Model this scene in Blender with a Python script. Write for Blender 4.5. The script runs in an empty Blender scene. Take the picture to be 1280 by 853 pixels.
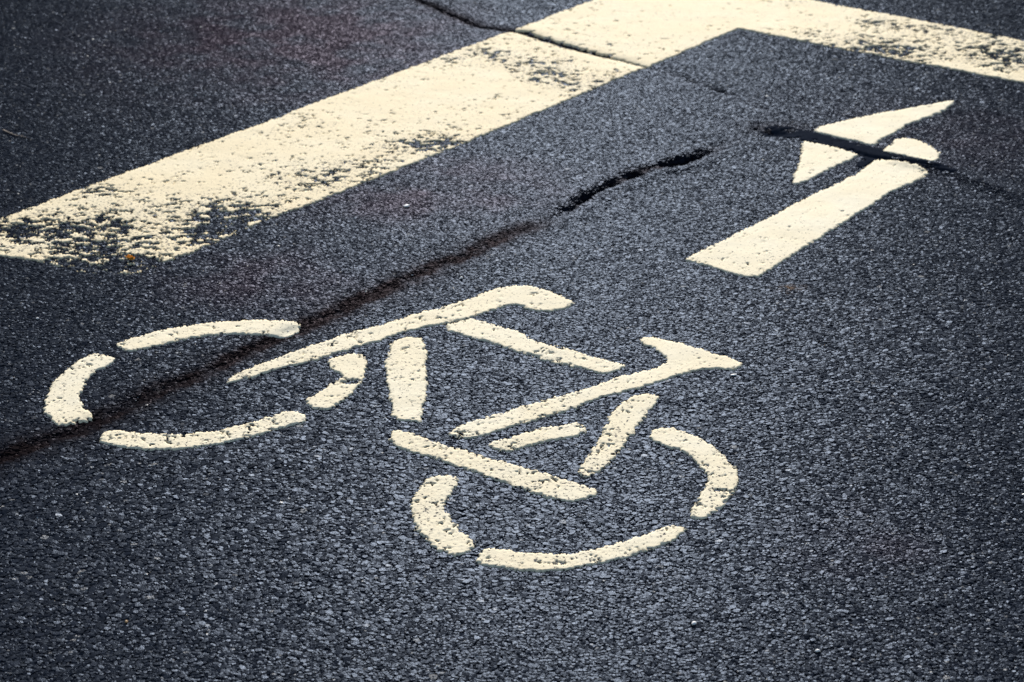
import bpy, math
import numpy as np

# ------------------------------------------------------------------ camera, sky, sun, exposure
scene = bpy.context.scene
col = scene.collection
EYE = 1.6                       # eye height in metres
F_PX = 3118.0                   # focal length in pixels of the 1280 px wide photograph
PITCH = math.atan((426.5 + 880.0) / F_PX)

cam_data = bpy.data.cameras.new("camera")
cam = bpy.data.objects.new("camera", cam_data)
col.objects.link(cam)
cam.location = (0.0, 0.0, EYE)
cam.rotation_euler = (math.pi / 2 - PITCH, 0.0, 0.0)
cam_data.sensor_width = 36.0
cam_data.lens = F_PX / 1280.0 * 36.0
cam_data.clip_start = 0.05
cam_data.clip_end = 2000.0
cam_data.dof.use_dof = True
cam_data.dof.focus_distance = 3.72
cam_data.dof.aperture_fstop = 9.0
cam_data.dof.aperture_blades = 7
scene.camera = cam

SUN_ELEV = math.radians(22.0)
SUN_AZ = math.radians(1.5)      # clockwise from +Y (the viewing direction)
world = bpy.data.worlds.new("World")
scene.world = world
world.use_nodes = True
wn = world.node_tree
sky = wn.nodes.new("ShaderNodeTexSky")
sky.sky_type = 'NISHITA'
sky.sun_disc = False
sky.sun_elevation = SUN_ELEV
sky.sun_rotation = SUN_AZ
wn.nodes["Background"].inputs["Strength"].default_value = 0.10
wn.links.new(sky.outputs["Color"], wn.nodes["Background"].inputs["Color"])

sun_data = bpy.data.lights.new("sun", 'SUN')
sun_data.energy = 4.6
sun_data.angle = math.radians(0.6)
sun_data.color = (1.0, 0.965, 0.91)
sun = bpy.data.objects.new("sun", sun_data)
col.objects.link(sun)
sun.rotation_euler = (math.pi / 2 - SUN_ELEV, 0.0, math.pi - SUN_AZ)
sun.location = (0, 8, 6)

vs = scene.view_settings
vs.view_transform = 'Standard'
vs.look = 'None'
vs.exposure = 0.52
vs.gamma = 1.0
vs.use_curve_mapping = False
scene.cycles.use_denoising = True
scene.cycles.max_bounces = 6
scene.cycles.caustics_reflective = False

rng = np.random.default_rng(7)


# ------------------------------------------------------------------ photo pixel -> point on the road
def ground(p):
    p = np.atleast_2d(np.asarray(p, float))
    dx = (p[:, 0] - 640.0) / F_PX
    dy = -(p[:, 1] - 426.5) / F_PX
    fwd = math.cos(PITCH) + dy * math.sin(PITCH)
    dn = math.sin(PITCH) - dy * math.cos(PITCH)
    t = EYE / dn
    return np.stack([dx * t, fwd * t], 1)


def crop(ox, oy, s, *pts):      # points read off an enlarged part of the photograph
    return [(ox + x * s, oy + y * s) for x, y in pts]


# ------------------------------------------------------------------ noise helpers
def hash2(i, j, seed):
    n = (i.astype(np.int64) * 374761393 + j.astype(np.int64) * 668265263 + seed * 982451653) & 0xFFFFFFFF
    n = ((n ^ (n >> 13)) * 1274126177) & 0xFFFFFFFF
    n = ((n ^ (n >> 16)) * 2246822519) & 0xFFFFFFFF
    n = n ^ (n >> 15)
    return (n & 0xFFFFFF) / float(0x1000000)


def vnoise(x, y, size, seed):
    u, v = x / size, y / size
    i, j = np.floor(u), np.floor(v)
    fu, fv = u - i, v - j
    fu = fu * fu * (3 - 2 * fu)
    fv = fv * fv * (3 - 2 * fv)
    a, b = hash2(i, j, seed), hash2(i + 1, j, seed)
    c, d = hash2(i, j + 1, seed), hash2(i + 1, j + 1, seed)
    return (a * (1 - fu) + b * fu) * (1 - fv) + (c * (1 - fu) + d * fu) * fv


def fbm(x, y, size, seed, octaves=3):
    out, amp, tot = 0.0, 1.0, 0.0
    for k in range(octaves):
        # rotate each octave so that lattice lines do not show
        a = 0.6 + 1.1 * k + seed
        ca, sa = math.cos(a), math.sin(a)
        out = out + amp * vnoise(x * ca - y * sa, x * sa + y * ca, size / 2 ** k, seed + 17 * k)
        tot += amp
        amp *= 0.5
    return out / tot


def stones(x, y, size, seed):
    """Voronoi: edge distance (in cell sizes), a random number per stone, offset from its centre."""
    u, v = x / size, y / size
    ci, cj = np.floor(u), np.floor(v)
    f1 = np.full(x.shape, 9.0)
    f2 = np.full(x.shape, 9.0)
    rid = np.zeros(x.shape)
    ox = np.zeros(x.shape)
    oy = np.zeros(x.shape)
    for di in (-1, 0, 1):
        for dj in (-1, 0, 1):
            i, j = ci + di, cj + dj
            px = i + 0.5 + 0.86 * (hash2(i, j, seed) - 0.5)
            py = j + 0.5 + 0.86 * (hash2(i, j, seed + 1) - 0.5)
            dxx, dyy = u - px, v - py
            d = np.hypot(dxx, dyy)
            near = d < f1
            f2 = np.where(near, f1, np.minimum(f2, d))
            rid = np.where(near, hash2(i, j, seed + 2), rid)
            ox = np.where(near, dxx, ox)
            oy = np.where(near, dyy, oy)
            f1 = np.where(near, d, f1)
    return f2 - f1, rid, ox, oy


def sstep(a, b, x):
    t = np.clip((x - a) / (b - a), 0, 1)
    return t * t * (3 - 2 * t)


def seg_dist(x, y, pts):
    """distance to a polyline and the running length (0..1) of the nearest point"""
    best = np.full(x.shape, 1e9)
    run = np.zeros(x.shape)
    n = len(pts) - 1
    for k in range(n):
        a, b = pts[k], pts[k + 1]
        d = b - a
        t = np.clip(((x - a[0]) * d[0] + (y - a[1]) * d[1]) / (d @ d), 0, 1)
        q = np.hypot(x - a[0] - t * d[0], y - a[1] - t * d[1])
        m = q < best
        best = np.where(m, q, best)
        run = np.where(m, (k + t) / n, run)
    return best, run


def poly_sd(x, y, pts):
    """signed distance to a polygon, positive inside"""
    best = np.full(x.shape, 1e9)
    inside = np.zeros(x.shape, bool)
    n = len(pts)
    for k in range(n):
        a, b = pts[k], pts[(k + 1) % n]
        d = b - a
        t = np.clip(((x - a[0]) * d[0] + (y - a[1]) * d[1]) / (d @ d + 1e-12), 0, 1)
        best = np.minimum(best, np.hypot(x - a[0] - t * d[0], y - a[1] - t * d[1]))
        c = (a[1] > y) != (b[1] > y)
        with np.errstate(divide='ignore', invalid='ignore'):
            xi = a[0] + (y - a[1]) * d[0] / d[1]
        inside ^= c & (x < xi)
    return np.where(inside, best, -best)


def round_poly(pts, it=2):
    """one or two rounds of corner cutting, so traced outlines are curves"""
    p = np.asarray(pts, float)
    for _ in range(it):
        q = np.roll(p, -1, 0)
        p = np.stack([0.8 * p + 0.2 * q, 0.2 * p + 0.8 * q], 1).reshape(-1, 2)
    return p


def blur(a, r):
    k = np.exp(-0.5 * (np.arange(-2 * r, 2 * r + 1) / r) ** 2)
    k /= k.sum()
    for ax in (0, 1):
        pad = [(0, 0), (0, 0)]
        pad[ax] = (2 * r, 2 * r)
        b = np.pad(a, pad, mode='edge')
        n = a.shape[ax]
        o = np.zeros_like(a)
        for q, w in enumerate(k):
            o += w * (b[q:q + n] if ax == 0 else b[:, q:q + n])
        a = o
    return a


# ------------------------------------------------------------------ traced outlines (photo pixels)
A4 = (0, 360, 0.375)
A5 = (360, 330, 0.31646)
A6 = (480, 500, 0.375)
A7 = (640, 380, 0.25786)
A8 = (820, 100, 0.328125)

STROKES = [
    ("wheel_arc", crop(*A4, (388, 192), (400, 182), (470, 160), (560, 138), (680, 118), (780, 108), (880, 106), (960, 109),
        (1008, 117), (1000, 140), (965, 160), (900, 158), (820, 152), (740, 155), (650, 165), (560, 183), (470, 206),
        (430, 211), (405, 204))),
    ("wheel_arc", crop(*A4, (345, 219), (300, 221), (262, 240), (220, 275), (185, 310), (160, 340), (150, 375), (150, 410),
        (165, 437), (192, 458), (215, 459), (250, 450), (315, 430), (290, 410), (272, 385), (268, 360), (275, 330),
        (295, 300), (320, 280), (360, 258), (386, 240), (370, 225))),
    ("wheel_arc", crop(*A4, (333, 505), (345, 480), (380, 474), (430, 480), (500, 485), (600, 487), (700, 478), (780, 463),
        (860, 442), (930, 420), (960, 413), (1000, 418), (1029, 434), (1010, 450), (950, 465), (880, 485), (800, 508),
        (720, 522), (640, 533), (560, 538), (480, 538), (420, 534), (360, 526))),
    ("wheel_arc", crop(*A4, (1095, 240), (1130, 227), (1180, 221), (1213, 226), (1223, 250), (1212, 290), (1190, 330),
        (1160, 365), (1120, 395), (1080, 409), (1045, 402), (1020, 385), (1025, 368), (1060, 350), (1090, 330),
        (1118, 312), (1150, 300), (1130, 285), (1104, 275), (1098, 258))),
    ("saddle_bar", crop(*A4, (748, 318), (770, 292), (860, 256), (960, 222)) +
        crop(*A5, (80, 330), (180, 290), (300, 260), (420, 230), (500, 197), (600, 175), (700, 142), (770, 115), (840, 93),
        (900, 85), (960, 90), (1030, 107), (1090, 130), (1128, 148), (1128, 160), (1100, 178), (1040, 184), (980, 187),
        (940, 178), (900, 161), (870, 163), (820, 183), (770, 197), (720, 215), (620, 240), (540, 250), (480, 265),
        (420, 285), (350, 310), (280, 325), (200, 350), (100, 385), (0, 408)) +
        crop(*A4, (900, 278), (830, 302), (780, 318))),
    ("frame_bar", crop(*A5, (606, 258), (640, 225), (690, 205), (728, 214), (800, 235), (900, 270), (1000, 310), (1100, 345),
        (1200, 375)) + crop(*A7, (0, 135), (100, 175), (200, 200), (320, 235), (430, 265), (500, 282), (555, 298),
        (540, 315), (500, 330), (450, 340), (400, 330), (340, 312), (250, 292), (160, 268), (80, 245), (0, 226)) +
        crop(*A5, (1200, 430), (1100, 405), (1000, 378), (900, 348), (800, 315), (700, 288))),
    ("frame_bar", crop(*A5, (408, 312), (440, 294), (500, 289), (535, 296), (547, 330), (552, 380), (545, 430), (545, 500),
        (540, 560), (535, 600), (527, 630), (480, 622), (430, 612), (408, 598), (405, 550), (400, 490), (388, 430),
        (387, 385), (400, 350))),
    ("handlebar", crop(*A7, (618, 180), (640, 165), (680, 160), (720, 172), (800, 188), (880, 208), (960, 238), (1040, 262),
        (1100, 280), (1117, 293), (1095, 317), (1050, 322), (990, 317), (940, 316), (890, 322), (850, 338), (790, 355),
        (720, 378), (640, 402), (560, 428), (470, 447), (380, 475), (300, 503), (200, 530), (100, 560)) +
        crop(*A5, (1200, 550), (1100, 580), (1000, 610), (900, 640), (800, 675), (740, 690), (690, 692), (645, 680),
        (640, 668), (680, 640), (740, 623), (810, 603), (900, 573), (1000, 545), (1100, 520), (1200, 490)) +
        crop(*A7, (80, 498), (160, 470), (250, 445), (350, 415), (430, 385), (520, 355), (600, 338), (680, 315), (740, 290),
        (750, 275), (730, 245), (690, 215), (640, 200))),
    ("frame_bar", crop(*A5, (793, 716), (820, 703), (880, 690), (950, 668), (1020, 648), (1090, 640), (1140, 631), (1173, 643),
        (1174, 665), (1150, 680), (1090, 687), (1020, 703), (950, 718), (890, 740), (850, 744), (815, 736))),
    ("fork_bar", crop(*A7, (640, 438), (690, 448), (707, 460), (690, 490), (650, 545), (610, 595), (580, 640), (540, 690),
        (510, 730), (480, 765), (440, 800), (400, 832), (360, 840), (323, 822), (330, 790), (360, 755), (400, 690),
        (430, 640), (460, 585), (480, 540), (510, 500), (550, 465), (600, 445))),
    ("frame_bar", crop(*A6, (18, 120), (33, 101), (70, 107), (130, 127), (200, 153), (280, 174), (360, 199), (440, 219),
        (520, 241), (600, 267), (660, 285), (708, 303), (700, 322), (650, 334), (600, 340), (540, 324), (470, 301),
        (400, 276), (330, 251), (260, 229), (190, 206), (120, 184), (60, 166), (20, 150))),
    ("wheel_arc", crop(*A6, (150, 262), (180, 251), (225, 251), (249, 265), (240, 285), (225, 310), (210, 340), (212, 375),
        (225, 400), (250, 430), (285, 460), (305, 475), (298, 492), (270, 511), (240, 519), (210, 513), (180, 496),
        (150, 471), (125, 446), (105, 421), (92, 390), (94, 345), (109, 310), (130, 280))),
    ("wheel_arc", crop(*A6, (300, 532), (320, 510), (350, 494), (400, 499), (460, 507), (540, 514), (620, 511), (700, 497),
        (780, 479), (850, 456), (920, 429), (960, 416), (1000, 427), (1010, 437), (980, 459), (920, 484), (850, 509),
        (780, 532), (700, 552), (620, 563), (540, 568), (460, 566), (390, 557), (330, 549), (308, 543))),
    ("wheel_arc", crop(*A6, (875, 125), (898, 95), (940, 91), (1000, 107), (1060, 131), (1110, 164), (1150, 199), (1178, 234),
        (1185, 265), (1166, 301), (1140, 336), (1110, 371), (1080, 393), (1050, 398), (1015, 391), (1020, 370), (1045, 335),
        (1065, 300), (1078, 270), (1070, 240), (1045, 211), (1010, 181), (970, 161), (920, 146), (890, 136))),
]
ARROW = [
    ("arrow_shaft", crop(*A8, (110, 686), (150, 665), (220, 630), (300, 595), (360, 560), (430, 525), (520, 480), (600, 435),
        (680, 400), (760, 360), (800, 330), (838, 304), (880, 303), (950, 318), (1000, 333), (1037, 352), (1020, 370),
        (980, 390), (920, 415), (880, 440), (820, 480), (760, 515), (700, 560), (640, 595), (580, 630), (530, 660),
        (480, 695), (430, 730), (390, 754), (340, 750), (260, 731), (180, 706), (130, 694)), "straight shaft of the arrow"),
    ("arrow_head_piece", crop(*A8, (555, 234), (600, 239), (680, 255), (750, 275), (780, 285), (740, 305), (680, 330),
        (630, 355), (590, 380), (545, 398), (518, 397), (520, 380), (535, 340), (550, 300)), "small triangle left of the crack"),
    ("arrow_head_piece", crop(*A8, (595, 188), (660, 170), (740, 150), (800, 138), (860, 122), (920, 117), (980, 103),
        (1060, 88), (1120, 78), (1142, 81), (1125, 100), (1080, 125), (1010, 150), (950, 175), (900, 210), (860, 227),
        (827, 251), (790, 240), (720, 224), (660, 210), (610, 200)), "long pointed piece of the arrow head"),
    ("arrow_head_piece", crop(*A8, (857, 269), (890, 251), (906, 236), (898, 228), (940, 219), (985, 224), (1020, 239),
        (1060, 257), (1087, 277), (1081, 299), (1060, 314), (1020, 308), (960, 293), (900, 279)), "rounded blob beside the shaft"),
]
LINE = [(-82, 306), (-30, 286), (20, 266.5), (150, 219), (348, 148), (380, 134.5), (560, 68), (744, 0), (836, -35),
        (1012, 0), (1150, 26), (1280, 52), (1800, 153), (1800, 203), (1280, 104), (1180, 85), (1050, 61), (923, 36.5),
        (800, 87), (690, 134), (560, 188), (420, 243.5), (330, 276), (240, 316), (168, 343), (98, 340), (30, 323), (-20, 318)]
SEALANT = crop(*A8, (378, 190), (430, 172), (500, 175), (590, 196), (700, 222), (800, 244), (850, 262), (930, 282), (1010, 303),
        (1062, 316), (1120, 338), (1165, 362), (1130, 362), (1060, 340), (1010, 335), (930, 312), (880, 300), (838, 303),
        (800, 325), (770, 335), (762, 318), (790, 288), (750, 274), (650, 252), (560, 232), (490, 216), (440, 212), (400, 203))
SEAM = ground([(-420, 740), (-40, 588), (0, 570), (50, 553), (100, 536), (130, 520), (190, 491), (260, 462), (330, 430), (390, 405), (450, 375),
        (520, 345), (590, 315), (640, 292), (700, 268), (735, 245), (770, 226), (810, 211), (870, 198), (945, 165)])
CRACK = ground([(380, -70), (500, -12), (530, 2), (560, 16), (600, 32), (650, 40), (700, 55), (740, 66), (800, 81), (850, 95), (915, 117),
        (970, 142), (945, 160)])
STEP = ground([(940, 163), (985, 172), (1030, 178), (1090, 195), (1120, 200), (1190, 213), (1240, 235), (1300, 258), (1650, 380)])

# ------------------------------------------------------------------ road height field
# a fan-shaped grid, finest over the markings and coarser towards its border
VS, VI = 0.1893, 0.207                     # half width of the part in view at distance y: VS * y + VI
Y0, Y1, SL, IC = 1.95, 7.1, 1.75 * VS, 1.75 * VI


def graded(stops):
    """sample positions from (start, end, step at start, step at end) spans"""
    out = [stops[0][0]]
    for a, b, s0, s1 in stops:
        p = a
        while p < b - 1e-9:
            t = (p - a) / (b - a)
            p = p + s0 * (1 - t) + s1 * t
            out.append(min(p, b))
    return np.array(out)


ys = graded([(Y0, 2.55, 0.0075, 0.0028), (2.55, 6.15, 0.0025, 0.0052), (6.15, Y1, 0.0055, 0.013)])
k_in = 1 / 1.75                              # share of the half width that the photograph shows
ts = graded([(-1.0, -k_in, 0.0080, 0.0030), (-k_in, k_in, 0.00131, 0.00131), (k_in, 1.0, 0.0030, 0.0080)])
NR, NC = len(ys), len(ts)
GX = (SL * ys + IC)[:, None] * ts[None, :]
GY = np.repeat(ys[:, None], NC, 1)


def near_px(px, py, rx, ry):
    """soft blob round a place in the photograph, sizes in metres on the road"""
    c = ground([(px, py)])[0]
    return np.exp(-(((GX - c[0]) / rx) ** 2 + ((GY - c[1]) / ry) ** 2))


wx = GX + 0.004 * (fbm(GX, GY, 0.012, 3) - 0.5)
wy = GY + 0.004 * (fbm(GX, GY, 0.012, 4) - 0.5)
e1, r1, ox1, oy1 = stones(wx, wy, 0.0105, 11)
e2, r2, ox2, oy2 = stones(wx + 3.1, wy + 1.7, 0.0062, 21)
p1 = sstep(0.0, 0.34, e1)
p2 = sstep(0.0, 0.40, e2)
coarse = np.clip(near_px(480, 600, 0.62, 0.32) + 0.8 * near_px(120, 640, 0.5, 0.4) + 0.7 * near_px(1120, 440, 0.3, 0.22), 0, 1)
coarse = np.clip(coarse * (0.55 + 0.9 * fbm(GX, GY, 0.16, 31)), 0, 1)
# H is the rolled level of the stone tops; bitumen lies a little lower, stones are set into it
H = 0.0035 * (fbm(GX, GY, 0.35, 41) - 0.5) + 0.0012 * (fbm(GX, GY, 0.05, 43, 2) - 0.5)
knobs = coarse * (p1 * (0.5 + 0.5 * r1) * 0.0011 + p2 * 0.0003) + (1 - coarse) * (p2 * (0.5 + 0.5 * r2) * 0.0009)
gap = (1 - p1) * coarse + (1 - p2) * (1 - coarse)
rnd = np.where(coarse > 0.5, r1, r2)

wob = 0.018 * (fbm(GX, GY, 0.06, 51) - 0.5) + 0.008 * (fbm(GX, GY, 0.015, 52) - 0.5)
ds, rs = seg_dist(GX + wob, GY - wob, SEAM)
dc, rc = seg_dist(GX + 0.6 * wob, GY + 0.4 * wob, CRACK)
dt, rt = seg_dist(GX + 0.4 * wob, GY, STEP)
rs, rc, rt = (rs * 19 - 1) / 18, (rc * 12 - 1) / 11, rt * 8 / 7
open_seam = sstep(0.70, 0.80, rs) * (1 - sstep(0.93, 1.0, rs))
H -= 0.0042 * np.exp(-(ds / 0.016) ** 2) * (1 - 0.5 * sstep(0.6, 0.75, rs)) * (1 - sstep(0.9, 1, rs))
H -= 0.016 * np.exp(-(ds / 0.012) ** 2) * open_seam * sstep(0.40, 0.6, fbm(GX, GY, 0.07, 55, 2) + 0.08)
H += 0.004 * np.exp(-((ds - 0.03) / 0.02) ** 2) * open_seam
H -= 0.007 * np.exp(-(dc / 0.007) ** 2) * (1 - sstep(0.5, 0.66, rc)) + 0.003 * np.exp(-(dc / 0.02) ** 2)
H -= 0.007 * np.exp(-(dc / 0.009) ** 2) * sstep(0.72, 0.8, rc) * sstep(0.45, 0.6, fbm(GX, GY, 0.06, 57, 2))
H += 0.008 * np.exp(-(dt / 0.024) ** 2) * sstep(0.5, 0.65, rt) * (1 - sstep(0.85, 1, rt))
H -= 0.008 * np.exp(-(dt / 0.007) ** 2) * sstep(0.32, 0.45, rt) * (1 - sstep(0.66, 0.74, rt))
H -= 0.010 * near_px(965, 166, 0.045, 0.020) * sstep(0.35, 0.6, fbm(GX, GY, 0.04, 58, 2))

# fade to the plain sheet at the border of the detailed patch
ed = np.minimum(np.minimum(np.arange(NC), NC - 1 - np.arange(NC))[None, :], np.minimum(np.arange(NR), NR - 1 - np.arange(NR))[:, None])
fade = sstep(0, 14, ed.astype(float))
H *= fade

# what the surface itself is coloured with: bitumen tone of each stone, damp dirt in the seams, rusty film
stain = 0.95 * np.exp(-(np.maximum(ds - 0.010, 0) / 0.022) ** 2) * (1 - sstep(0.66, 0.74, rs))
stain = np.maximum(stain, 0.55 * np.exp(-(ds / 0.05) ** 2) * (1 - sstep(0.62, 0.72, rs)))
stain = np.maximum(stain, 0.8 * open_seam * np.exp(-(ds / 0.018) ** 2))
stain = np.maximum(stain, 0.85 * np.exp(-(dc / 0.020) ** 2) * (1 - sstep(0.32, 0.40, rc)))
stain = np.maximum(stain, 0.6 * np.exp(-(dc / 0.012) ** 2) * (1 - 0.75 * sstep(0.5, 0.66, rc)))
stain = np.maximum(stain, 0.6 * near_px(970, 160, 0.07, 0.05))
stain = np.clip(stain * (0.55 + 0.9 * fbm(GX, GY, 0.03, 61)), 0, 1)
rust = (0.8 * near_px(300, 55, 0.32, 0.35) + 0.7 * near_px(430, 50, 0.3, 0.4) + 0.7 * near_px(590, 225, 0.16, 0.13) + 0.7 * near_px(330, 350, 0.16, 0.15)
        + 0.6 * near_px(500, 255, 0.2, 0.12) + 0.5 * near_px(1190, 170, 0.2, 0.2) + 0.4 * near_px(1080, 680, 0.1, 0.1))
rust = np.clip(rust * (0.25 + 0.75 * sstep(0.2, 0.8, fbm(GX, GY, 0.07, 63))) * 1.2, 0, 1)
brown = np.clip((near_px(985, 361, 0.012, 0.016) + 0.6 * near_px(1003, 359, 0.007, 0.012)) * 1.2 * sstep(0.3, 0.6, fbm(GX, GY, 0.012, 65)), 0, 1)
patchy = fbm(GX, GY, 0.28, 67, 3)


# ------------------------------------------------------------------ materials
def new_mat(name):
    m = bpy.data.materials.new(name)
    m.use_nodes = True
    nt = m.node_tree
    return m, nt, nt.nodes["Principled BSDF"]


def N(nt, kind, **kw):
    n = nt.nodes.new(kind)
    for k, v in kw.items():
        setattr(n, k, v)
    return n


def attr(nt, name):
    return N(nt, "ShaderNodeAttribute", attribute_name=name).outputs["Fac"]


def math_node(nt, op, a, b=None, clamp=False):
    n = N(nt, "ShaderNodeMath", operation=op, use_clamp=clamp)
    for k, v in enumerate((a, b)):
        if v is None:
            continue
        if isinstance(v, (int, float)):
            n.inputs[k].default_value = v
        else:
            nt.links.new(v, n.inputs[k])
    return n.outputs[0]


def mix_col(nt, fac, a, b, blend='MIX'):
    n = N(nt, "ShaderNodeMix", data_type='RGBA', blend_type=blend)
    for sock, v in ((n.inputs[0], fac), (n.inputs[6], a), (n.inputs[7], b)):
        if isinstance(v, (int, float)):
            sock.default_value = v
        elif isinstance(v, tuple):
            sock.default_value = (*v, 1)
        else:
            nt.links.new(v, sock)
    return n.outputs[2]


def noise_tex(nt, coord, scale, detail=2.0, rough=0.5):
    n = N(nt, "ShaderNodeTexNoise")
    n.inputs["Scale"].default_value = scale
    n.inputs["Detail"].default_value = detail
    n.inputs["Roughness"].default_value = rough
    nt.links.new(coord, n.inputs["Vector"])
    return n.outputs["Fac"]


def ramp(nt, fac, p0, p1):
    n = N(nt, "ShaderNodeMapRange", interpolation_type='SMOOTHSTEP')
    nt.links.new(fac, n.inputs["Value"])
    n.inputs["From Min"].default_value = p0
    n.inputs["From Max"].default_value = p1
    return n.outputs["Result"]


SHEEN = (0.0054, 0.0064, 0.0083)


def asphalt_material(name, stone_set=False):
    m, nt, b = new_mat(name)
    kind = 'INSTANCER' if stone_set else 'GEOMETRY'

    def attr(nt, key):
        return N(nt, "ShaderNodeAttribute", attribute_name=key, attribute_type=kind).outputs["Fac"]

    co = N(nt, "ShaderNodeNewGeometry").outputs["Position"]
    fine = 1.0 if stone_set else attr(nt, "detail")
    tone = attr(nt, "stone")
    patch = attr(nt, "patch")
    vor = N(nt, "ShaderNodeTexVoronoi", feature='F1')
    vor.inputs["Scale"].default_value = 150.0
    nt.links.new(co, vor.inputs["Vector"])
    # each stone a little lighter or darker under its bitumen film
    t = math_node(nt, 'ADD', math_node(nt, 'MULTIPLY', tone, 0.8), math_node(nt, 'MULTIPLY', noise_tex(nt, co, 300, 2), 0.5))
    base = mix_col(nt, ramp(nt, t, 0.25, 1.1), (0.0060, 0.0074, 0.0112), (0.0145, 0.0178, 0.0262))
    base = mix_col(nt, math_node(nt, 'MULTIPLY', patch, 0.5), base, (0.0080, 0.0120, 0.020))
    # the odd pale stone that lost its film
    pale = math_node(nt, 'MULTIPLY', ramp(nt, tone, 0.986, 0.996), ramp(nt, noise_tex(nt, co, 420, 1), 0.40, 0.6))
    base = mix_col(nt, math_node(nt, 'MULTIPLY', pale, 0.75), base, (0.42, 0.40, 0.37))
    base = mix_col(nt, math_node(nt, 'MULTIPLY', attr(nt, "rust"), 0.55), base, (0.026, 0.013, 0.022))
    base = mix_col(nt, attr(nt, "brown"), base, (0.19, 0.12, 0.07))
    st = attr(nt, "stain")
    base = mix_col(nt, math_node(nt, 'MULTIPLY', st, 0.9), base, (0.0085, 0.0055, 0.0055))
    # bitumen: a dark matt body under a thin bluish oily sheen
    rough = math_node(nt, 'ADD', 0.26, math_node(nt, 'MULTIPLY', noise_tex(nt, co, 240, 2), 0.10))
    body = N(nt, "ShaderNodeBsdfDiffuse")
    sheen = N(nt, "ShaderNodeBsdfGlossy")
    both = N(nt, "ShaderNodeAddShader")
    nt.links.new(base, body.inputs["Color"])
    film = mix_col(nt, math_node(nt, 'MULTIPLY', attr(nt, "rust"), 0.55), SHEEN, (0.0056, 0.0042, 0.0052))
    nt.links.new(mix_col(nt, math_node(nt, 'MULTIPLY', st, 0.92), film, (0.0011, 0.0008, 0.00085)), sheen.inputs["Color"])
    nt.links.new(rough, sheen.inputs["Roughness"])
    nt.links.new(body.outputs[0], both.inputs[0])
    nt.links.new(sheen.outputs[0], both.inputs[1])
    nt.links.new(both.outputs[0], nt.nodes["Material Output"].inputs["Surface"])
    # fine grit everywhere; beyond the modelled stones the same stones as relief
    v2 = N(nt, "ShaderNodeTexVoronoi", feature='F1')
    v2.inputs["Scale"].default_value = 420.0
    nt.links.new(co, v2.inputs["Vector"])
    g = math_node(nt, 'ADD', math_node(nt, 'MULTIPLY', v2.outputs["Distance"], -0.8), noise_tex(nt, co, 700, 2))
    b1 = N(nt, "ShaderNodeBump")
    b1.inputs["Strength"].default_value = 0.22
    b1.inputs["Distance"].default_value = 0.0009
    nt.links.new(g, b1.inputs["Height"])
    b2 = N(nt, "ShaderNodeBump")
    b2.inputs["Distance"].default_value = 0.0016
    if stone_set:
        b2.inputs["Strength"].default_value = 0.0
    else:
        nt.links.new(math_node(nt, 'SUBTRACT', 1.0, fine), b2.inputs["Strength"])
    nt.links.new(math_node(nt, 'MULTIPLY', vor.outputs["Distance"], -1.0), b2.inputs["Height"])
    nt.links.new(b1.outputs["Normal"], b2.inputs["Normal"])
    nt.links.new(b2.outputs["Normal"], body.inputs["Normal"])
    nt.links.new(b2.outputs["Normal"], sheen.inputs["Normal"])
    nt.nodes.remove(b)
    return m


def paint_material(name, c1, c2):
    m, nt, b = new_mat(name)
    co = N(nt, "ShaderNodeTexCoord").outputs["Object"]
    base = mix_col(nt, ramp(nt, noise_tex(nt, co, 9, 4), 0.35, 0.75), c1, c2)
    # tyre dirt and rusty blotches with a shape of their own
    d = math_node(nt, 'MULTIPLY', ramp(nt, noise_tex(nt, co, 26, 5, 0.65), 0.56, 0.80), 0.35)
    base = mix_col(nt, d, base, (0.60, 0.46, 0.30))
    g = math_node(nt, 'MULTIPLY', ramp(nt, noise_tex(nt, co, 240, 3, 0.6), 0.60, 0.78), 0.35)
    base = mix_col(nt, g, base, (0.36, 0.30, 0.22))
    thin = ramp(nt, attr(nt, "thin"), 0.25, 1.0)
    base = mix_col(nt, math_node(nt, 'MULTIPLY', thin, 0.2), base, (0.30, 0.26, 0.20))
    # pits where the paint has lifted off and the bitumen shows
    v = N(nt, "ShaderNodeTexVoronoi", feature='F1')
    v.inputs["Scale"].default_value = 175.0
    nt.links.new(co, v.inputs["Vector"])
    f = math_node(nt, 'ADD', math_node(nt, 'MULTIPLY', noise_tex(nt, co, 200, 3, 0.65), 1.0), math_node(nt, 'MULTIPLY', v.outputs["Distance"], 0.22))
    f = math_node(nt, 'ADD', f, math_node(nt, 'MULTIPLY', math_node(nt, 'MINIMUM', attr(nt, "wear"), 0.55), 0.22))
    base = mix_col(nt, ramp(nt, f, 0.79, 0.83), base, (0.020, 0.022, 0.028))
    nt.links.new(base, b.inputs["Base Color"])
    b.inputs["Roughness"].default_value = 0.75
    b.inputs["Specular IOR Level"].default_value = 0.06
    bp = N(nt, "ShaderNodeBump")
    bp.inputs["Strength"].default_value = 0.30
    bp.inputs["Distance"].default_value = 0.0008
    nt.links.new(noise_tex(nt, co, 420, 3, 0.6), bp.inputs["Height"])
    nt.links.new(bp.outputs["Normal"], b.inputs["Normal"])
    return m


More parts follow.
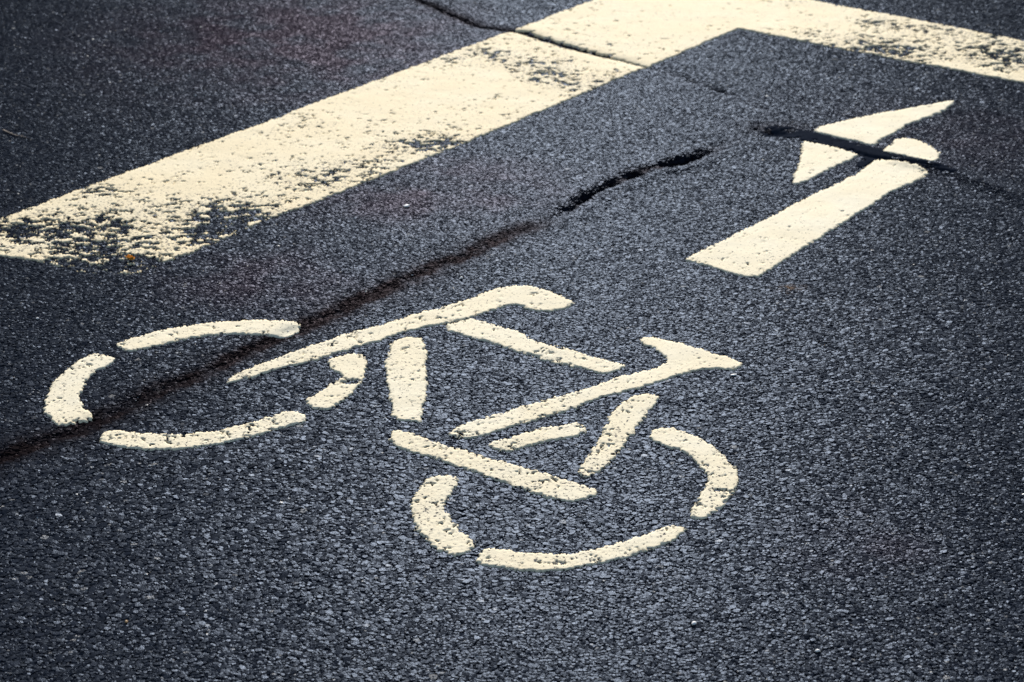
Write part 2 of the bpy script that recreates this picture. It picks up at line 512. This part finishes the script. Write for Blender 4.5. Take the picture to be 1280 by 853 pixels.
def plain_material(name, c1, c2, scale, rough, spec=0.4, bump=0.0004):
    m, nt, b = new_mat(name)
    co = N(nt, "ShaderNodeTexCoord").outputs["Object"]
    n = noise_tex(nt, co, scale, 4, 0.6)
    nt.links.new(mix_col(nt, ramp(nt, n, 0.3, 0.7), c1, c2), b.inputs["Base Color"])
    b.inputs["Roughness"].default_value = rough
    b.inputs["Specular IOR Level"].default_value = spec
    bp = N(nt, "ShaderNodeBump")
    bp.inputs["Strength"].default_value = 0.5
    bp.inputs["Distance"].default_value = bump
    nt.links.new(n, bp.inputs["Height"])
    nt.links.new(bp.outputs["Normal"], b.inputs["Normal"])
    return m


ASPHALT = asphalt_material("asphalt")
STONE = asphalt_material("bitumen_coated_stone", True)
PAINT = paint_material("cream_road_paint", (0.80, 0.69, 0.475), (0.80, 0.715, 0.53))
OLD_PAINT = paint_material("yellowed_road_paint", (0.77, 0.635, 0.40), (0.78, 0.665, 0.445))
TAR = plain_material("crack_sealant_tar", (0.011, 0.0135, 0.020), (0.018, 0.022, 0.032), 160, 0.85, 0.0, 0.0006)
LEAF = plain_material("dry_orange_leaf", (0.90, 0.45, 0.05), (0.78, 0.33, 0.03), 300, 0.55)
CRUMB = plain_material("tan_crumb", (0.42, 0.25, 0.11), (0.33, 0.19, 0.08), 400, 0.7)
TWIG = plain_material("brown_twig", (0.085, 0.045, 0.03), (0.05, 0.028, 0.02), 300, 0.7)
CHIP = plain_material("pale_stone", (0.85, 0.83, 0.80), (0.70, 0.68, 0.66), 300, 0.6)
GRIT = plain_material("pale_grit", (0.85, 0.82, 0.78), (0.30, 0.29, 0.28), 60, 0.5)


# ------------------------------------------------------------------ mesh helpers
def build_mesh(name, co, quads, mat, parent=None, attrs=None, smooth=True):
    """co (n,3), quads (m,4) index array; a repeated last index marks a triangle"""
    me = bpy.data.meshes.new(name)
    me.vertices.add(len(co))
    me.vertices.foreach_set("co", np.ascontiguousarray(co, np.float32).ravel())
    n = len(quads)
    me.loops.add(4 * n)
    me.loops.foreach_set("vertex_index", np.ascontiguousarray(quads, np.int32).ravel())
    me.polygons.add(n)
    me.polygons.foreach_set("loop_start", np.arange(0, 4 * n, 4, dtype=np.int32))
    me.polygons.foreach_set("use_smooth", np.full(n, smooth))
    me.update(calc_edges=True)
    for k, v in (attrs or {}).items():
        a = me.attributes.new(k, 'FLOAT', 'POINT')
        a.data.foreach_set("value", np.ascontiguousarray(v, np.float32).ravel())
    me.materials.append(mat)
    o = bpy.data.objects.new(name, me)
    col.objects.link(o)
    o.parent = parent
    return o


def tag(o, label=None, category=None, group=None, kind=None):
    for k, v in (("label", label), ("category", category), ("group", group), ("kind", kind)):
        if v:
            o[k] = v
    return o


def thing(name, label, category):
    o = bpy.data.objects.new(name, None)
    col.objects.link(o)
    o.empty_display_size = 0.1
    return tag(o, label, category)


IDX = np.arange(NR * NC).reshape(NR, NC)
QUADS = np.stack([IDX[:-1, :-1], IDX[:-1, 1:], IDX[1:, 1:], IDX[1:, :-1]], -1)

# ------------------------------------------------------------------ the road
matrix_z = H - fade * (0.0021 - 0.6 * knobs - 0.0012 * (fbm(GX, GY, 0.006, 91, 2) - 0.5))
co = np.stack([GX, GY, matrix_z], -1).reshape(-1, 3)
R = 400.0
far = np.array([[-R, -R, 0], [R, -R, 0], [R, R, 0], [-R, R, 0]], float)
n0 = NR * NC
c00, c01, c11, c10 = IDX[0, 0], IDX[0, -1], IDX[-1, -1], IDX[-1, 0]
ring = np.array([[n0, n0 + 1, c01, c00], [n0 + 1, n0 + 2, c11, c01], [n0 + 2, n0 + 3, c10, c11], [n0 + 3, n0, c00, c10]])


def plus4(a, v=0.0):
    return np.concatenate([a.ravel(), np.full(4, v)])


road = build_mesh("road", np.concatenate([co, far]), np.concatenate([QUADS.reshape(-1, 4), ring]), ASPHALT, None, {
    "stone": plus4(rnd * fade + 0.5 * (1 - fade), 0.5), "stain": plus4(stain * fade), "rust": plus4(rust * fade),
    "brown": plus4(brown), "patch": plus4(patchy, 0.5), "detail": plus4(fade)})
tag(road, "dark blue grey asphalt road with coarse stones and seams", None, None, "structure")


# ------------------------------------------------------------------ painted markings
WEAR = [  # photo place, size on the road in metres, strength
    (20, 287, .10, .045, 1.5), (58, 293, .07, .05, 1.3), (105, 310, .09, .06, 1.3), (130, 328, .10, .05, 1.4), (60, 318, .05, .02, -.5),
    (190, 330, .06, .05, .7), (95, 334, .07, .035, 1.2), (150, 338, .06, .04, 1.0), (212, 322, .04, .03, .8), (278, 279, .065, .07, 2.0), (262, 290, .05, .05, 1.5), (318, 268, .06, .05, .9), (225, 308, .05, .03, 1.1),
    (126, 241, .035, .03, 1.5), (120, 280, .14, .09, .45), (170, 290, .14, .09, .5), (135, 278, .03, .03, .8), (60, 270, .1, .05, .3),
    (250, 255, .12, .06, .35), (330, 255, .12, .06, .35), (400, 225, .09, .07, .6), (412, 220, .04, .04, .5), (540, 180, .07, .06, .95),
    (505, 185, .06, .05, .45), (450, 205, .07, .04, .45), (610, 68, .05, .05, .75), (648, 80, .07, .05, .9), (680, 92, .06, .06, .9), (700, 75, .03, .03, .7),
    (720, 105, .09, .06, .8), (560, 75, .05, .05, .5), (470, 120, .3, .08, -.2), (330, 190, .2, .08, -.1), (590, 110, .15, .06, -.2), (760, 40, .1, .1, .12), (850, 20, .3, .25, -.2), (1010, 44, .06, .04, .55),
    (1100, 30, .05, .05, .9), (1130, 35, .03, .03, 1.1), (1162, 38, .03, .03, 1.1), (1085, 28, .02, .02, 1.1), (1080, 55, .08, .06, .95), (1110, 62, .08, .06, .95),
    (1140, 68, .06, .06, 1.0), (1245, 72, .08, .06, 1.15), (1270, 80, .06, .06, 1.1), (1230, 62, .05, .05, .7), (1200, 45, .2, .06, .35), (1260, 55, .1, .1, .5),
    (430, 478, .02, .008, 2.0), (415, 473, .022, .006, 1.6), (735, 590, .04, .03, .25), (600, 555, .07, .03, .35), (570, 545, .04, .02, .3),
    (640, 600, .06, .03, .2), (700, 700, .2, .03, .2), (550, 640, .06, .06, .2), (880, 620, .06, .08, .22), (755, 560, .05, .08, .2),
    (955, 325, .03, .03, .25), (100, 480, .09, .09, .15), (260, 545, .2, .05, .12), (300, 470, .03, .03, .3), (120, 530, .02, .02, .5),
    (560, 580, .5, .3, .10), (260, 500, .3, .25, .06), (660, 375, .2, .1, -.15), (860, 445, .1, .1, -.15), (1030, 290, .25, .4, -.28), (1080, 150, .3, .25, -.35),
]
wear = np.zeros_like(GX)
for px, py, rx, ry, s in WEAR:
    wear += s * near_px(px, py, rx, ry)
wear = np.clip(wear, -0.3, 2.2)
n_mid = fbm(GX, GY, 0.022, 71, 3)                     # patches of a few centimetres
n_fleck = fbm(GX * 0.8, GY, 0.0105, 73, 3)            # flecks the size of a stone
PIT = np.clip(gap, 0, 1)
crack_cut = np.exp(-(dc / (0.0085 * (1 - sstep(0.52, 0.62, rc)) + 0.003)) ** 2) * sstep(0.30, 0.36, rc)
EDGE = 0.009 * (fbm(GX, GY, 0.0085, 77, 2) - 0.5) - 0.004 * (PIT - 0.35) + 0.006 * (fbm(GX, GY, 0.05, 79, 2) - 0.5)
# share of paint that is gone: pits between stones first, then whole flakes
w_loc = 0.10 + 0.22 * fbm(GX, GY, 0.10, 75, 2) + wear * (0.25 + 1.0 * n_mid)
S_hole = 0.30 * PIT + 0.70 * sstep(0.25, 0.78, n_fleck)
COVER = (1.01 - 0.44 * w_loc) - S_hole - 1.3 * crack_cut


painted = np.full_like(GX, -1.0)


def paint_sheet(name, pts, parent, thick=0.0011, minus=None, label=None, split=None, mat=None, cover=COVER, rnd_it=2):
    poly = ground(round_poly(pts, rnd_it))
    lo, hi = poly.min(0) - 0.02, poly.max(0) + 0.02
    r = np.where((ys > lo[1]) & (ys < hi[1]))[0]
    half = SL * ys[r] + IC
    c0 = max(0, int(np.searchsorted(ts, (lo[0] / half).min())) - 1)
    c1 = min(NC, int(np.searchsorted(ts, (hi[0] / half).max())) + 1)
    sl = (slice(r[0], r[-1] + 1), slice(c0, c1))
    X, Y = GX[sl], GY[sl]
    sd = poly_sd(X, Y, poly)
    if minus is not None:
        sd = np.minimum(sd, -poly_sd(X, Y, ground(round_poly(minus))) - 0.001)
    s = sd + EDGE[sl]
    c = np.minimum(s / 0.0027, cover[sl] / 0.08)
    c = np.clip(c, -1.4, 1)
    painted[sl] = np.maximum(painted[sl], c)
    top = H[sl] + 0.55 * knobs[sl] + 0.0005
    z = np.where(c > 0, top + thick * (sstep(0, 0.9, c) - 0.35), top - 0.35 * thick + 0.012 * c)
    ids = np.arange(X.size).reshape(X.shape)
    q = np.stack([ids[:-1, :-1], ids[:-1, 1:], ids[1:, 1:], ids[1:, :-1]], -1).reshape(-1, 4)
    cf = c.ravel()
    q = q[cf[q].max(1) > -0.4]
    co_ = np.stack([X, Y, z], -1).reshape(-1, 3)
    thin = np.clip(1 - c, 0, 1).ravel()
    out = []
    groups = [q]
    if split is not None:
        ctr = co_[q].mean(1)
        side = split(ctr[:, 0], ctr[:, 1])
        groups = [q[side], q[~side]]
    for g in groups:
        used, inv = np.unique(g, return_inverse=True)
        o = build_mesh(name, co_[used], inv.reshape(-1, 4), mat or PAINT, parent, {"thin": thin[used], "wear": w_loc[sl].ravel()[used]})
        if label:
            o["label"] = label
        out.append(o)
    return out


bike = thing("bicycle_symbol", "worn cream painted bicycle symbol lying across the dark asphalt", "road marking")
saddle = STROKES[4][1]
for k, (name, pts) in enumerate(STROKES):
    paint_sheet(name, pts, bike, minus=saddle if k == 5 else None)

arrow = thing("direction_arrow", "cream painted lane arrow cut by a dark sealed crack", "road marking")
for name, pts, lab in ARROW:
    paint_sheet(name, pts, arrow, label=lab, rnd_it=1)

line = thing("lane_line", "broad cream painted line with worn end, turning a corner at the top", "road marking")
ca, cb = ground([(836, -35)])[0], ground([(923, 36.5)])[0]
stripes = paint_sheet("stripe", LINE, line, rnd_it=0, mat=OLD_PAINT,
                      split=lambda x, y: (cb[0] - ca[0]) * (y - ca[1]) - (cb[1] - ca[1]) * (x - ca[0]) > 0)

sealant = paint_sheet("crack_sealant", SEALANT, None, thick=0.0004, mat=TAR, cover=0.07 + 0.8 * (fbm(GX, GY, 0.018, 83, 3) - 0.42))[0]
tag(sealant, "dark smooth tar strip sealing the crack between the arrow pieces", "crack sealant")


# ------------------------------------------------------------------ the stones of the asphalt, far too many to count
def grid_lookup(field, x, y):
    i = np.clip(np.rint(np.interp(y, ys, np.arange(NR))).astype(int), 0, NR - 1)
    j = np.clip(np.rint(np.interp(x / (SL * y + IC), ts, np.arange(NC))).astype(int), 0, NC - 1)
    return field[i, j]


def cell_points(size, seed, keep):
    hw = SL * Y1 + IC
    i, j = np.meshgrid(np.arange(int(-hw / size), int(hw / size) + 1), np.arange(int(Y0 / size), int(Y1 / size) + 1))
    i, j = i.ravel().astype(float), j.ravel().astype(float)
    x = (i + 0.5 + 0.8 * (hash2(i, j, seed) - 0.5)) * size
    y = (j + 0.5 + 0.8 * (hash2(i, j, seed + 1) - 0.5)) * size
    ok = (hash2(i, j, seed + 2) < keep(x, y)) & (np.abs(x) < (SL * y + IC) * 0.995) & (y < Y1 - 0.01) & (y > Y0 + 0.01)
    return x[ok], y[ok]


def stone_bed():
    BS = 0.0098
    def core(x, y):                                   # the part the photograph shows
        return (np.abs(x) < VS * y + VI) & (y > 2.58) & (y < 6.2)

    bx, by = cell_points(BS, 101, lambda x, y: np.where(core(x, y), 0.06 + 0.60 * grid_lookup(coarse, x, y), 0.9))
    br = BS * (0.44 + 0.20 * rng.random(len(bx)))
    sx, sy = cell_points(0.0045, 111, lambda x, y: np.where(core(x, y), 0.96, 0.18))
    # leave out small stones that would sit inside a large one
    occ = {}
    hit = np.zeros(len(sx), bool)
    bi, bj = np.floor(bx / BS).astype(int), np.floor(by / BS).astype(int)
    lut = np.full((bi.max() - bi.min() + 3, bj.max() - bj.min() + 3), -1)
    lut[bi - bi.min() + 1, bj - bj.min() + 1] = np.arange(len(bx))
    si = np.clip(np.floor(sx / BS).astype(int) - bi.min() + 1, 1, lut.shape[0] - 2)
    sj = np.clip(np.floor(sy / BS).astype(int) - bj.min() + 1, 1, lut.shape[1] - 2)
    for di in (-1, 0, 1):
        for dj in (-1, 0, 1):
            k = lut[si + di, sj + dj]
            hit |= (k >= 0) & (np.hypot(sx - bx[k], sy - by[k]) < br[k] * 0.95)
    sx, sy = sx[~hit], sy[~hit]
    sr = 0.0045 * (0.46 + 0.36 * rng.random(len(sx)))
    x, y, r = np.concatenate([bx, sx]), np.concatenate([by, sy]), np.concatenate([br, sr])
    near = [grid_lookup(painted, x + a, y + b) for a, b in ((0, 0), (.004, 0), (-.004, 0), (0, .004), (0, -.004))]
    keep = (near[0] < -0.2) & (sum(near) / 5 < 0.1) & (np.max(near, 0) < 0.9)
    keep |= (near[0] < 0.2) & (np.min(near, 0) < -0.95)
    x, y, r = x[keep], y[keep], r[keep]
    n = len(x)
    big = r > 0.0042
    z = grid_lookup(H, x, y) + 0.0009 * (rng.random(n) - 0.65) - np.where(big, 0, 0.0005 * rng.random(n))
    tilt = np.where(big, 0.065, 0.095)
    rot = np.stack([tilt * rng.normal(size=n), tilt * rng.normal(size=n), rng.random(n) * 6.283], 1)
    scl = np.stack([r * (0.85 + 0.5 * rng.random(n)), r * (0.8 + 0.3 * rng.random(n)), np.minimum(r * 0.9, 0.0042)], 1)
    z = z - 0.42 * scl[:, 2]                          # the flat top ends at the rolled level
    me = bpy.data.meshes.new("aggregate")
    me.vertices.add(n)
    me.vertices.foreach_set("co", np.stack([x, y, z], 1).astype(np.float32).ravel())
    for key, v in (("turn", rot), ("size", scl)):
        me.attributes.new(key, 'FLOAT_VECTOR', 'POINT').data.foreach_set("vector", v.astype(np.float32).ravel())
    for key, v in (("stone", rng.random(n)), ("stain", grid_lookup(stain, x, y)), ("rust", grid_lookup(rust, x, y)),
                   ("brown", grid_lookup(brown, x, y)), ("patch", grid_lookup(patchy, x, y))):
        me.attributes.new(key, 'FLOAT', 'POINT').data.foreach_set("value", v.astype(np.float32))
    a = me.attributes.new("shape", 'INT', 'POINT')
    a.data.foreach_set("value", rng.integers(0, 6, n).astype(np.int32))
    o = bpy.data.objects.new("aggregate", me)
    col.objects.link(o)
    me.materials.append(STONE)
    # geometry nodes: six angular, flat-topped stones, one set down at every point
    ng = bpy.data.node_groups.new("set_stones", 'GeometryNodeTree')
    ng.interface.new_socket("Geometry", in_out='INPUT', socket_type='NodeSocketGeometry')
    ng.interface.new_socket("Geometry", in_out='OUTPUT', socket_type='NodeSocketGeometry')
    L = ng.links.new

    def G(kind, **kw):
        nd = ng.nodes.new(kind)
        for k, v in kw.items():
            setattr(nd, k, v)
        return nd

    gin, gout = G("NodeGroupInput"), G("NodeGroupOutput")
    join = G("GeometryNodeJoinGeometry")
    for k in range(6):
        ico = G("GeometryNodeMeshIcoSphere")
        ico.inputs["Subdivisions"].default_value = 2
        ico.inputs["Radius"].default_value = 1.0
        rv = G("FunctionNodeRandomValue", data_type='FLOAT_VECTOR')
        rv.inputs[0].default_value = (-0.24, -0.24, -0.16)
        rv.inputs[1].default_value = (0.24, 0.24, 0.16)
        rv.inputs["Seed"].default_value = 31 + k
        sp = G("GeometryNodeSetPosition")
        L(ico.outputs["Mesh"], sp.inputs["Geometry"])
        L(rv.outputs[0], sp.inputs["Offset"])
        pos = G("GeometryNodeInputPosition")
        sep, comb = G("ShaderNodeSeparateXYZ"), G("ShaderNodeCombineXYZ")
        mn = G("ShaderNodeMath", operation='SMOOTH_MIN')
        mn.inputs[1].default_value = 0.42
        mn.inputs[2].default_value = 0.25
        sp2 = G("GeometryNodeSetPosition")
        L(pos.outputs[0], sep.inputs[0])
        L(sep.outputs[0], comb.inputs[0])
        L(sep.outputs[1], comb.inputs[1])
        L(sep.outputs[2], mn.inputs[0])
        L(mn.outputs[0], comb.inputs[2])
        L(sp.outputs[0], sp2.inputs["Geometry"])
        L(comb.outputs[0], sp2.inputs["Position"])
        mt = G("GeometryNodeSetMaterial")
        mt.inputs["Material"].default_value = STONE
        L(sp2.outputs[0], mt.inputs["Geometry"])
        gi = G("GeometryNodeGeometryToInstance")
        L(mt.outputs[0], gi.inputs[0])
        L(gi.outputs[0], join.inputs[0])
    iop = G("GeometryNodeInstanceOnPoints")
    L(gin.outputs[0], iop.inputs["Points"])
    L(join.outputs[0], iop.inputs["Instance"])
    iop.inputs["Pick Instance"].default_value = True

    def named(key, dt):
        nd = G("GeometryNodeInputNamedAttribute", data_type=dt)
        nd.inputs["Name"].default_value = key
        return nd.outputs["Attribute"]

    L(named("shape", 'INT'), iop.inputs["Instance Index"])
    er = G("FunctionNodeEulerToRotation")
    L(named("turn", 'FLOAT_VECTOR'), er.inputs[0])
    L(er.outputs[0], iop.inputs["Rotation"])
    L(named("size", 'FLOAT_VECTOR'), iop.inputs["Scale"])
    L(iop.outputs[0], gout.inputs[0])
    md = o.modifiers.new("stones", 'NODES')
    md.node_group = ng
    o.parent = road
    o["kind"] = "stuff"
    o["label"] = "tightly packed bitumen coated stones of the road surface"
    print("stones:", n)
    return o


stone_bed()

# ------------------------------------------------------------------ small things lying on the road
def road_z(x, y):
    i = int(np.clip(np.searchsorted(ys, y), 0, NR - 1))
    j = int(np.clip(np.searchsorted(ts, x / (SL * ys[i] + IC)), 0, NC - 1))
    a, b = slice(max(i - 1, 0), i + 2), slice(max(j - 1, 0), j + 2)
    return float(H[a, b].max())


def from_lists(name, v, f, mat, loc=None, smooth=False):
    me = bpy.data.meshes.new(name)
    me.from_pydata([tuple(map(float, p)) for p in v], [], [tuple(int(i) for i in q) for q in f])
    me.materials.append(mat)
    for p in me.polygons:
        p.use_smooth = smooth
    o = bpy.data.objects.new(name, me)
    if loc is not None:
        o.location = loc
    col.objects.link(o)
    return o


ICO_V = []
g_ = (1 + 5 ** 0.5) / 2
for a_ in (-1, 1):
    for b_ in (-g_, g_):
        ICO_V += [(a_, b_, 0), (0, a_, b_), (b_, 0, a_)]
ICO_V = np.array(ICO_V) / math.hypot(1, g_)
ICO_F = []
for a_ in range(12):
    for b_ in range(a_ + 1, 12):
        for c_ in range(b_ + 1, 12):
            dd = [np.linalg.norm(ICO_V[p] - ICO_V[q]) for p, q in ((a_, b_), (b_, c_), (a_, c_))]
            if max(dd) < 1.1:
                nrm = np.cross(ICO_V[b_] - ICO_V[a_], ICO_V[c_] - ICO_V[a_])
                ICO_F.append((a_, b_, c_) if nrm @ ICO_V[a_] > 0 else (a_, c_, b_))


def pebble(px, py, size, name, mat, label, cat):
    x, y = ground([(px, py)])[0]
    v = ICO_V * np.array(size) * (1 + 0.35 * (rng.random((12, 1)) - 0.5))
    a = rng.random() * 6.28
    rot = np.array([[math.cos(a), -math.sin(a), 0], [math.sin(a), math.cos(a), 0], [0, 0, 1]])
    v[:, 2] -= v[:, 2].min()
    o = from_lists(name, v @ rot.T, ICO_F, mat, (x, y, road_z(x, y) - 0.0006))
    return tag(o, label, cat)


pebble(508, 259, (.0075, .0045, .0022), "stone_chip", CHIP, "flat pale stone chip just below the long broad line", "stone chip")
pebble(577, 348, (.0028, .0028, .0024), "pebble", CHIP, "tiny white pebble above the bicycle's saddle bar", "pebble")
pebble(917, 470, (.0060, .0035, .0018), "paint_flake", CHIP, "small pale flake below the tip of the bicycle handlebar", "paint flake")
pebble(47, 399, (.0030, .0025, .0020), "pebble", CHIP, "tiny white pebble above the left bicycle wheel", "pebble")
pebble(224, 394, (.0028, .0026, .0020), "pebble", CHIP, "tiny white pebble above the top arc of the left wheel", "pebble")
pebble(867, 781, (.0042, .0030, .0024), "pebble", CHIP, "white pebble at the bottom of the picture below the right wheel", "pebble")
pebble(1022, 815, (.0040, .0025, .0022), "pebble", CHIP, "white pebble near the lower right corner", "pebble")
pebble(158, 778, (.0032, .0022, .0020), "crumb", CRUMB, "tiny tan crumb near the lower left corner", "crumb")


def leaf(px, py):
    x, y = ground([(px, py)])[0]
    n, m = 9, 5
    v, f = [], []
    for s in (0, 1):
        for i in range(n):
            u = i / (n - 1)
            w = 0.0060 * (math.sin(math.pi * (0.12 + 0.80 * u)) ** 0.8) * (1 + 0.25 * math.sin(9 * u))
            for j in range(m):
                q = j / (m - 1) * 2 - 1
                v.append(((u - 0.5) * 0.020, q * w + 0.002 * math.sin(5 * u), 0.0012 + 0.0035 * q * q + 0.003 * (u - 0.4) ** 2 * 4 - s * 0.0004))
    k = n * m
    for i in range(n - 1):
        for j in range(m - 1):
            a, b, c, d = i * m + j, i * m + j + 1, (i + 1) * m + j + 1, (i + 1) * m + j
            f += [(a, d, c, b), (k + a, k + b, k + c, k + d)]
    rim = [i * m for i in range(n)] + [(n - 1) * m + j for j in range(1, m)] + [i * m + m - 1 for i in range(n - 2, -1, -1)] + [j for j in range(m - 2, 0, -1)]
    for a, b in zip(rim, rim[1:] + rim[:1]):
        f.append((a, b, k + b, k + a))
    o = from_lists("leaf_fragment", v, f, LEAF, (x, y, road_z(x, y)), True)
    o.rotation_euler = (-0.12, 0.05, math.radians(-38))
    o.scale = (1.1, 1.25, 1.3)
    return tag(o, "small dry orange leaf fragment at the worn end of the broad line", "leaf")


leaf(163, 326)


def twig(pts, r):
    p = ground(pts)
    p = np.concatenate([p, [[road_z(*q) + 0.0018] for q in p]], 1)
    ctr = p[0].copy()
    v, f = [], []
    for i in range(len(p)):
        d = p[min(i + 1, len(p) - 1)] - p[max(i - 1, 0)]
        d /= np.linalg.norm(d)
        a = np.cross(d, (0, 0, 1.0))
        a /= np.linalg.norm(a)
        b = np.cross(a, d)
        rr = r * (1 - 0.6 * i / (len(p) - 1))
        for k in range(6):
            t = k / 6 * 2 * math.pi
            v.append(p[i] - ctr + rr * (math.cos(t) * a + math.sin(t) * b))
    for i in range(len(p) - 1):
        for k in range(6):
            f.append((i * 6 + k, i * 6 + (k + 1) % 6, i * 6 + 6 + (k + 1) % 6, i * 6 + 6 + k))
    f += [tuple(range(5, -1, -1)), tuple(len(v) - 6 + k for k in range(6))]
    return tag(from_lists("twig", v, f, TWIG, ctr, True), "thin brown twig on dark asphalt beyond the worn end of the broad line", "twig")


twig([(4, 164), (12, 168), (20, 171), (27, 171.5), (36, 175)], 0.0014)

# loose pale grit, far too many to count
gv, gf = [], []
OCT_F = [(0, 2, 4), (2, 1, 4), (1, 3, 4), (3, 0, 4), (2, 0, 5), (1, 2, 5), (3, 1, 5), (0, 3, 5)]
OCT_V = np.array([(1, 0, 0), (-1, 0, 0), (0, 1, 0), (0, -1, 0), (0, 0, 1), (0, 0, -1)], float)
for k in range(2600):
    y = Y0 + (Y1 - Y0) * rng.random() ** 0.9
    x = (rng.random() * 2 - 1) * (VS * y + VI + 0.3)
    s = 0.0008 + 0.0022 * rng.random() ** 4
    v = OCT_V * s * (0.6 + 0.8 * rng.random((6, 1)))
    v[:, 2] *= 0.45
    a = rng.random() * 6.28
    rot = np.array([[math.cos(a), -math.sin(a), 0], [math.sin(a), math.cos(a), 0], [0, 0, 1]])
    n = len(gv)
    gv += list(v @ rot.T + np.array([x, y, road_z(x, y) + 0.2 * s]))
    gf += [tuple(i + n for i in t) for t in OCT_F]
tag(from_lists("loose_grit", gv, gf, GRIT), "scattered pale grit specks on the asphalt", "grit", None, "stuff")
